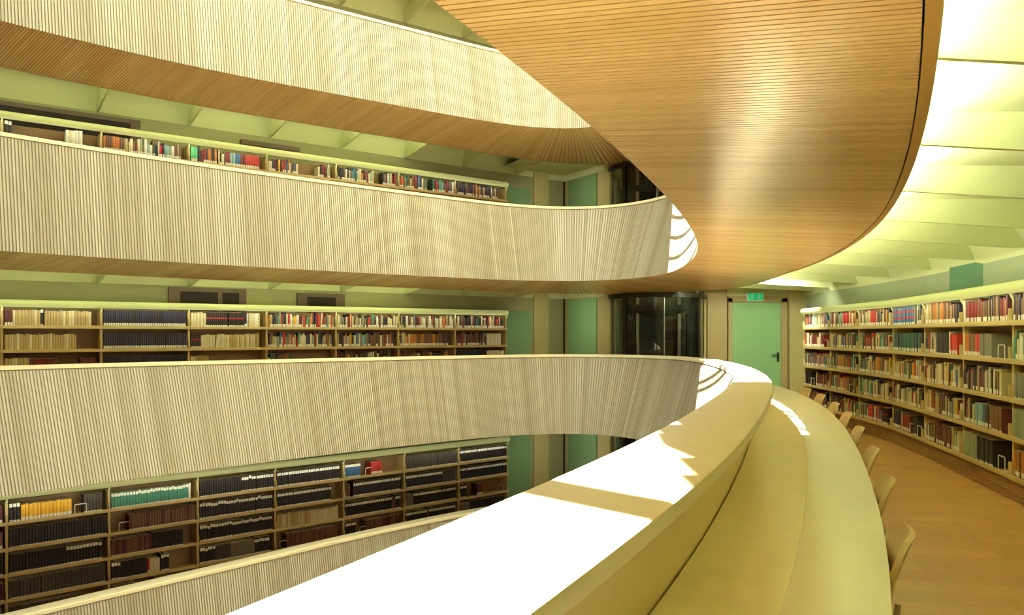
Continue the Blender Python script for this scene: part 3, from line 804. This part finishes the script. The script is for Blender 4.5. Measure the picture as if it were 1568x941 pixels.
# ------------------------------------------------------------------ chairs
def make_chair():
    t = thing('desk_chair', '', 'chair')
    # local: sitter faces -Y (towards the desk), back at +Y
    def shell(rows, th):
        b = MB(); n = len(rows[0]); fr = []; bk_ = []
        for row in rows:
            fr.append([Vector(q) for q in row])
        for r_i, row in enumerate(fr):
            out = []
            for c_i, q in enumerate(row):
                u = fr[min(r_i+1, len(fr)-1)][c_i]-fr[max(r_i-1, 0)][c_i]; v = row[min(c_i+1, n-1)]-row[max(c_i-1, 0)]
                out.append(q + v.cross(u).normalized()*-th)
            bk_.append(out)
        R_, C_ = len(fr), n
        vs_ = [q for r_ in fr for q in r_] + [q for r_ in bk_ for q in r_]; o = R_*C_; fs = []
        for i in range(R_-1):
            for j in range(C_-1):
                a = i*C_+j; fs += [(a, a+1, a+C_+1, a+C_), (o+a, o+a+C_, o+a+C_+1, o+a+1)]
        for i in range(R_-1):
            for j in (0, C_-1):
                a = i*C_+j; fs.append((a, a+C_, o+a+C_, o+a))
        for j in range(C_-1):
            for i in (0, R_-1):
                a = i*C_+j; fs.append((a, a+1, o+a+1, o+a))
        b.add(vs_, fs); return b
    rows = []
    for s_ in np.linspace(0, 1, 9):
        z = .50+.34*s_; half = .195-.035*max(0, s_-.75)/.25*1.4 if s_ > .75 else .185+.01*s_
        if s_ > .95: half = .15
        yb = .02+.085*s_-.02*math.sin(s_*3.1)
        rows.append([(half*c_, yb-.028*c_*c_, z-(.012*c_**4 if s_ > .9 else 0)) for c_ in np.linspace(-1, 1, 9)])
    shell(rows, .020).build('backrest', M['chair'], t, True)
    rows = []
    for s_ in np.linspace(0, 1, 9):
        y = -.40+.43*s_; half = .21 if s_ > .1 else .19
        rows.append([(half*c_, y, .455+.012*c_*c_-.02*(s_ < .08)+(.03*max(0, s_-.85)/.15)) for c_ in np.linspace(-1, 1, 9)])
    shell(rows, .014).build('seat', M['chair'], t, True)
    for sx in (-1, 1):
        for y0, y1 in ((-.33, -.37), (-.02, .06)):
            b = MB(); b.tube([(sx*.16, y0, .445), (sx*.185, (y0+y1)/2, .22), (sx*.20, y1, .0)], .0105, 10); b.build('leg', M['steel'], t, True)
    for sx in (-1, 1):
        b = MB(); b.tube([(sx*.165, -.02, .43), (sx*.165, .045, .52), (sx*.15, .06, .62)], .010, 8); b.build('back_support', M['steel'], t, True)
    return t
CH = [(1.34, 2.75), (1.76, 3.74), (2.11, 4.74), (2.45, 5.80), (2.74, 6.85), (3.00, 7.86), (3.22, 8.95), (3.38, 9.95)]
CHL = ['plywood desk chair nearest the camera, pushed in at the curved desk', 'second plywood chair from the camera along the desk edge', 'third plywood chair from the camera along the desk edge',
       'fourth plywood chair from the camera along the desk edge', 'fifth plywood chair from the camera, just before the sunlit ones', 'third chair from the far end of the desk, half lit by sun',
       'sun-bleached chair, second from the far end of the desk', 'sun-bleached chair at the far end of the desk, by the green door']
proto = make_chair()
for i, (x, y) in enumerate(CH):
    c_ = proto if i == 0 else copy_tree(proto)
    j = min(range(NO), key=lambda q: (T0[q][0]-x)**2+(T0[q][1]-y)**2); n_ = ON[j]
    pos = T0[j] + n_*(wd(T0[j][1])+.04)
    if abs(np.linalg.norm(pos-np.array([x, y]))) < .5: x, y = pos + (np.array([x, y])-pos).dot(np.array([-n_[1], n_[0]]))*np.array([-n_[1], n_[0]])
    x, y = x-n_[0]*.075, y-n_[1]*.075
    c_.location = (x, y, 0); c_.rotation_euler = (0, 0, math.atan2(n_[1], n_[0])-math.pi/2)
    tag(c_, CHL[i], 'chair', 'plywood chairs along the desk')

# ------------------------------------------------------------------ end wall: lift, doors, sign
LC = np.array([3.08, 16.78]); LR = 1.02
lift = thing('glass_lift', 'round glass lift shaft with dark frames standing at the end wall', 'lift', (*LC, -5.4))
def arc(a0, a1, n, r): return [np.array([r*math.cos(R(a)), r*math.sin(R(a))]) for a in np.linspace(a0, a1, n)]
ZL = (-.02+5.4-5.4, 13.5)
for a0, a1 in ((184, 219), (223, 270), (270, 316), (320, 356)):
    b = MB(); rows = [[(*p, .05), (*p, 13.45)] for p in arc(a0, a1, 9, LR-.02)]
    b.sweep(rows, False, False); o = b.build('glass_pane', M['sideglass' if a0 in (184, 320) else 'liftglass'], lift, True)
for a in (182, 221, 318, 358):
    b = MB(); u = np.array([math.cos(R(a)), math.sin(R(a))]); v = np.array([-u[1], u[0]])
    q = [u*(LR-.06)-v*.035, u*(LR+.02)-v*.035, u*(LR+.02)+v*.035, u*(LR-.06)+v*.035]
    b.add([(*p, 0) for p in q]+[(*p, 13.5) for p in q], [(0,1,5,4),(1,2,6,5),(2,3,7,6),(3,0,4,7),(0,3,2,1),(4,5,6,7)]); b.build('mullion', M['darkmetal'], lift)
b = MB(); b.tube([(-.02, -LR+.0, 0), (-.02, -LR+.0, 13.5)], .012, 8); b.build('mullion', M['steel'], lift)['label'] = 'thin bright centre mullion'
for zz in (5.4-.45, 5.4+2.26, 5.4+4.96, 5.4+2.7, 5.4):
    b = MB(); rows = []
    for p in arc(181, 359, 25, 1.0):
        rows.append([(*(p*(LR-.05)), zz), (*(p*(LR+.025)), zz), (*(p*(LR+.025)), zz+.09), (*(p*(LR-.05)), zz+.09)])
    b.sweep(rows); b.build('ring_band', M['darkmetal'], lift)
b = MB(); b.sweep([[(*p, 0), (*p, 13.5)] for p in arc(175, 5, 12, LR-.08)] if False else [[(*p, 0), (*p, 13.5)] for p in [np.array([-LR+.06, -.3]), np.array([-LR+.06, -.22]), np.array([LR-.06, -.22]), np.array([LR-.06, -.3])]], False, False)
b.build('shaft_back', M['shaft'], lift)
for x in (-.45, .42):
    b = MB(); b.box(x-.03, x+.03, -.38, -.26, 0, 13.5); b.build('guide_rail', M['steel'], lift)
for zz in (5.4+1.95, 5.4+4.5, 5.4+.3, 5.4+5.2):
    b = MB(); b.box(-.75, .75, -.44, -.36, zz, zz+.12); b.build('cross_beam', M['darkmetal'], lift)
b = MB()
b.box(-.62, .62, -.78, -.34, 5.4+.02, 5.4+.10); b.box(-.62, .62, -.78, -.34, 5.4+2.02, 5.4+2.12)
for x in (-.60, .57): b.box(x, x+.03, -.76, -.73, 5.4+.1, 5.4+2.02); b.box(x, x+.03, -.38, -.35, 5.4+.1, 5.4+2.02)
b.tube([(-.58, -.70, 5.4+1.0), (.58, -.70, 5.4+1.0)], .016, 8)
b.build('car_frame', M['darkmetal'], lift)

YE = 16.6
# green door with frame and lever
d1 = thing('door_1', '', None, (5.165, YE, 0)); d1['kind'] = 'structure'
b = MB()
for x0, x1 in ((-.60, -.515), (.515, .64)): b.rbox(x0, x1, -.07, 0.0, 0, 2.28, .004)
b.rbox(-.60, .64, -.07, 0, 2.19, 2.30, .004); b.build('door_frame', M['frame'], d1)
b = MB(); b.rbox(-.512, .512, -.055, -.02, .01, 2.186, .003); b.build('door_leaf', M['green'], d1)
b = MB(); b.tube([(.45, -.06, 1.08), (.45, -.11, 1.08), (.43, -.115, 1.08), (.31, -.115, 1.08)], .011, 8); b.rbox(.425, .475, -.066, -.054, .93, 1.13, .004)
b.build('door_handle', M['darkmetal'], d1)
# panelled strip between lift and door, pale pier beside the bookcase
b = MB(); b.rbox(4.13, 4.54, YE-.05, YE, 0, 2.62, .004); struct(b.build('trim_1', M['frame']))
b = MB(); b.rbox(5.83, 6.19, YE-.16, YE, 0, 2.62, .004); struct(b.build('trim_2', M['wallend']))
# dropped ceiling over the landing
for k in (0, 1):
    b = MB(); z = k*LV+2.45
    Sx = rS(k+1)
    b.add([(*p, z) for p in (LEND+WOFF+BX*.2, CORNER, np.array([2.07, 16.6]), np.array([.5, 15.6]))], [(0,1,2,3)])
    struct(b.build('ceiling', M['ceiling']))
# exit sign
sg = thing('exit_sign', 'green and white emergency exit sign above the green door', 'sign', (5.12, YE-.09, 2.30))
b = MB(); b.rbox(-.17, .17, -.03, .05, -.09, .09, .004); b.build('housing', M['white'], sg)
b = MB(); b.box(-.155, .155, -.033, -.029, -.075, .075); b.build('green_panel', M['signgreen'], sg)
def plate(b, pts, y): b.add([(x, y, z) for x, z in pts], [tuple(range(len(pts)))])
b = MB(); y = -.0345
def limb(pts, wv):
    for (x0, z0), (x1, z1) in zip(pts[:-1], pts[1:]):
        dx, dz = x1-x0, z1-z0; l = math.hypot(dx, dz); nx, nz = -dz/l*wv, dx/l*wv
        plate(b, [(x0-nx, z0-nz), (x1-nx, z1-nz), (x1+nx, z1+nz), (x0+nx, z0+nz)], y)
plate(b, [(-.055+.011*math.cos(a), .045+.011*math.sin(a)) for a in np.linspace(0, 6.1, 10)], y)
limb([(-.062, .032), (-.078, .0)], .009); limb([(-.064, .028), (-.045, .012), (-.03, .02)], .0045); limb([(-.066, .03), (-.09, .028), (-.098, .01)], .0045)
limb([(-.078, .0), (-.055, -.02), (-.062, -.05)], .0055); limb([(-.078, .0), (-.09, -.028), (-.118, -.03)], .0055)
b.build('running_figure', M['white'], sg)
b = MB()
plate(b, [(.058, .05), (.082, .05), (.082, -.01), (.058, -.01)], y); plate(b, [(.035, -.005), (.105, -.005), (.07, -.055)], y)
b.build('arrow', M['white'], sg)

# teal glass door at the end of the far bookcases on each gallery, green pane on the lift's side wall
def on_wall(p, e, w_, z0, z1, mat, name, th=.03):
    n_ = np.array([e[1], -e[0]]); b = MB()
    q = [p, p+e*w_, p+e*w_+n_*th, p+n_*th]
    b.add([(*r_, z0) for r_ in q]+[(*r_, z1) for r_ in q], [(3,2,1,0),(4,5,6,7),(0,1,5,4),(1,2,6,5),(2,3,7,6),(3,0,4,7)])
    return struct(b.build(name, mat))
EV = np.array([2.07, 16.6])-CORNER; ELN = np.linalg.norm(EV); EV = EV/ELN
for k in (-1, 0, 1):
    z = k*LV
    on_wall(LEND+WOFF+BX*.22, BX, .72, z+.01, z+2.03, M['teal'], f'door_{k+3}', .05)
    on_wall(LEND+WOFF+BX*1.05, BX, .42, z, z+2.45, M['wallend'], f'trim_{k+5}', .04)
    nE = np.array([EV[1], -EV[0]])
    on_wall(CORNER+EV*.22, EV, ELN*.62, z+.01, z+2.30, M['green'] if k == 0 else M['teal'], f'window_{k+3}', .03)
    on_wall(CORNER+EV*.0, EV, .05, z, z+2.45, M['darkmetal'], f'trim_{k+9}', .02)
# dark windows in the far wall
def dark_window(s0, s1, z0, z1, nm, bars):
    p = LEND+WOFF
    on_wall(p+BX*s0, BX, s1-s0, z0, z1, M['winframe'], nm, .06)
    for a, c in bars: on_wall(p+BX*(s0+(s1-s0)*a), BX, (s1-s0)*(c-a), z0+.06, z1-.07, M['windark'], nm, .068)
dark_window(-6.62, -5.35, 1.2, 2.30, 'window_5', ((.14, .62), (.68, .90)))
dark_window(-4.42, -3.50, 1.2, 2.27, 'window_6', ((.2, .8),))
dark_window(-12.0, -7.05, LV+1.0, LV+2.27, 'window_7', ((.05, .97),))
on_wall(LEND+WOFF-BX*5.45, BX, 1.05, LV+2.12, LV+2.20, M['winframe'], 'trim_15', .12)
# teal panel in the right-hand wall
a, c = WALL_R[4], WALL_R[5]; e = (c-a)/np.linalg.norm(c-a)
on_wall(a+e*.95, e, 1.1, 0.0, 2.36, M['tealr'], 'door_8', .012)
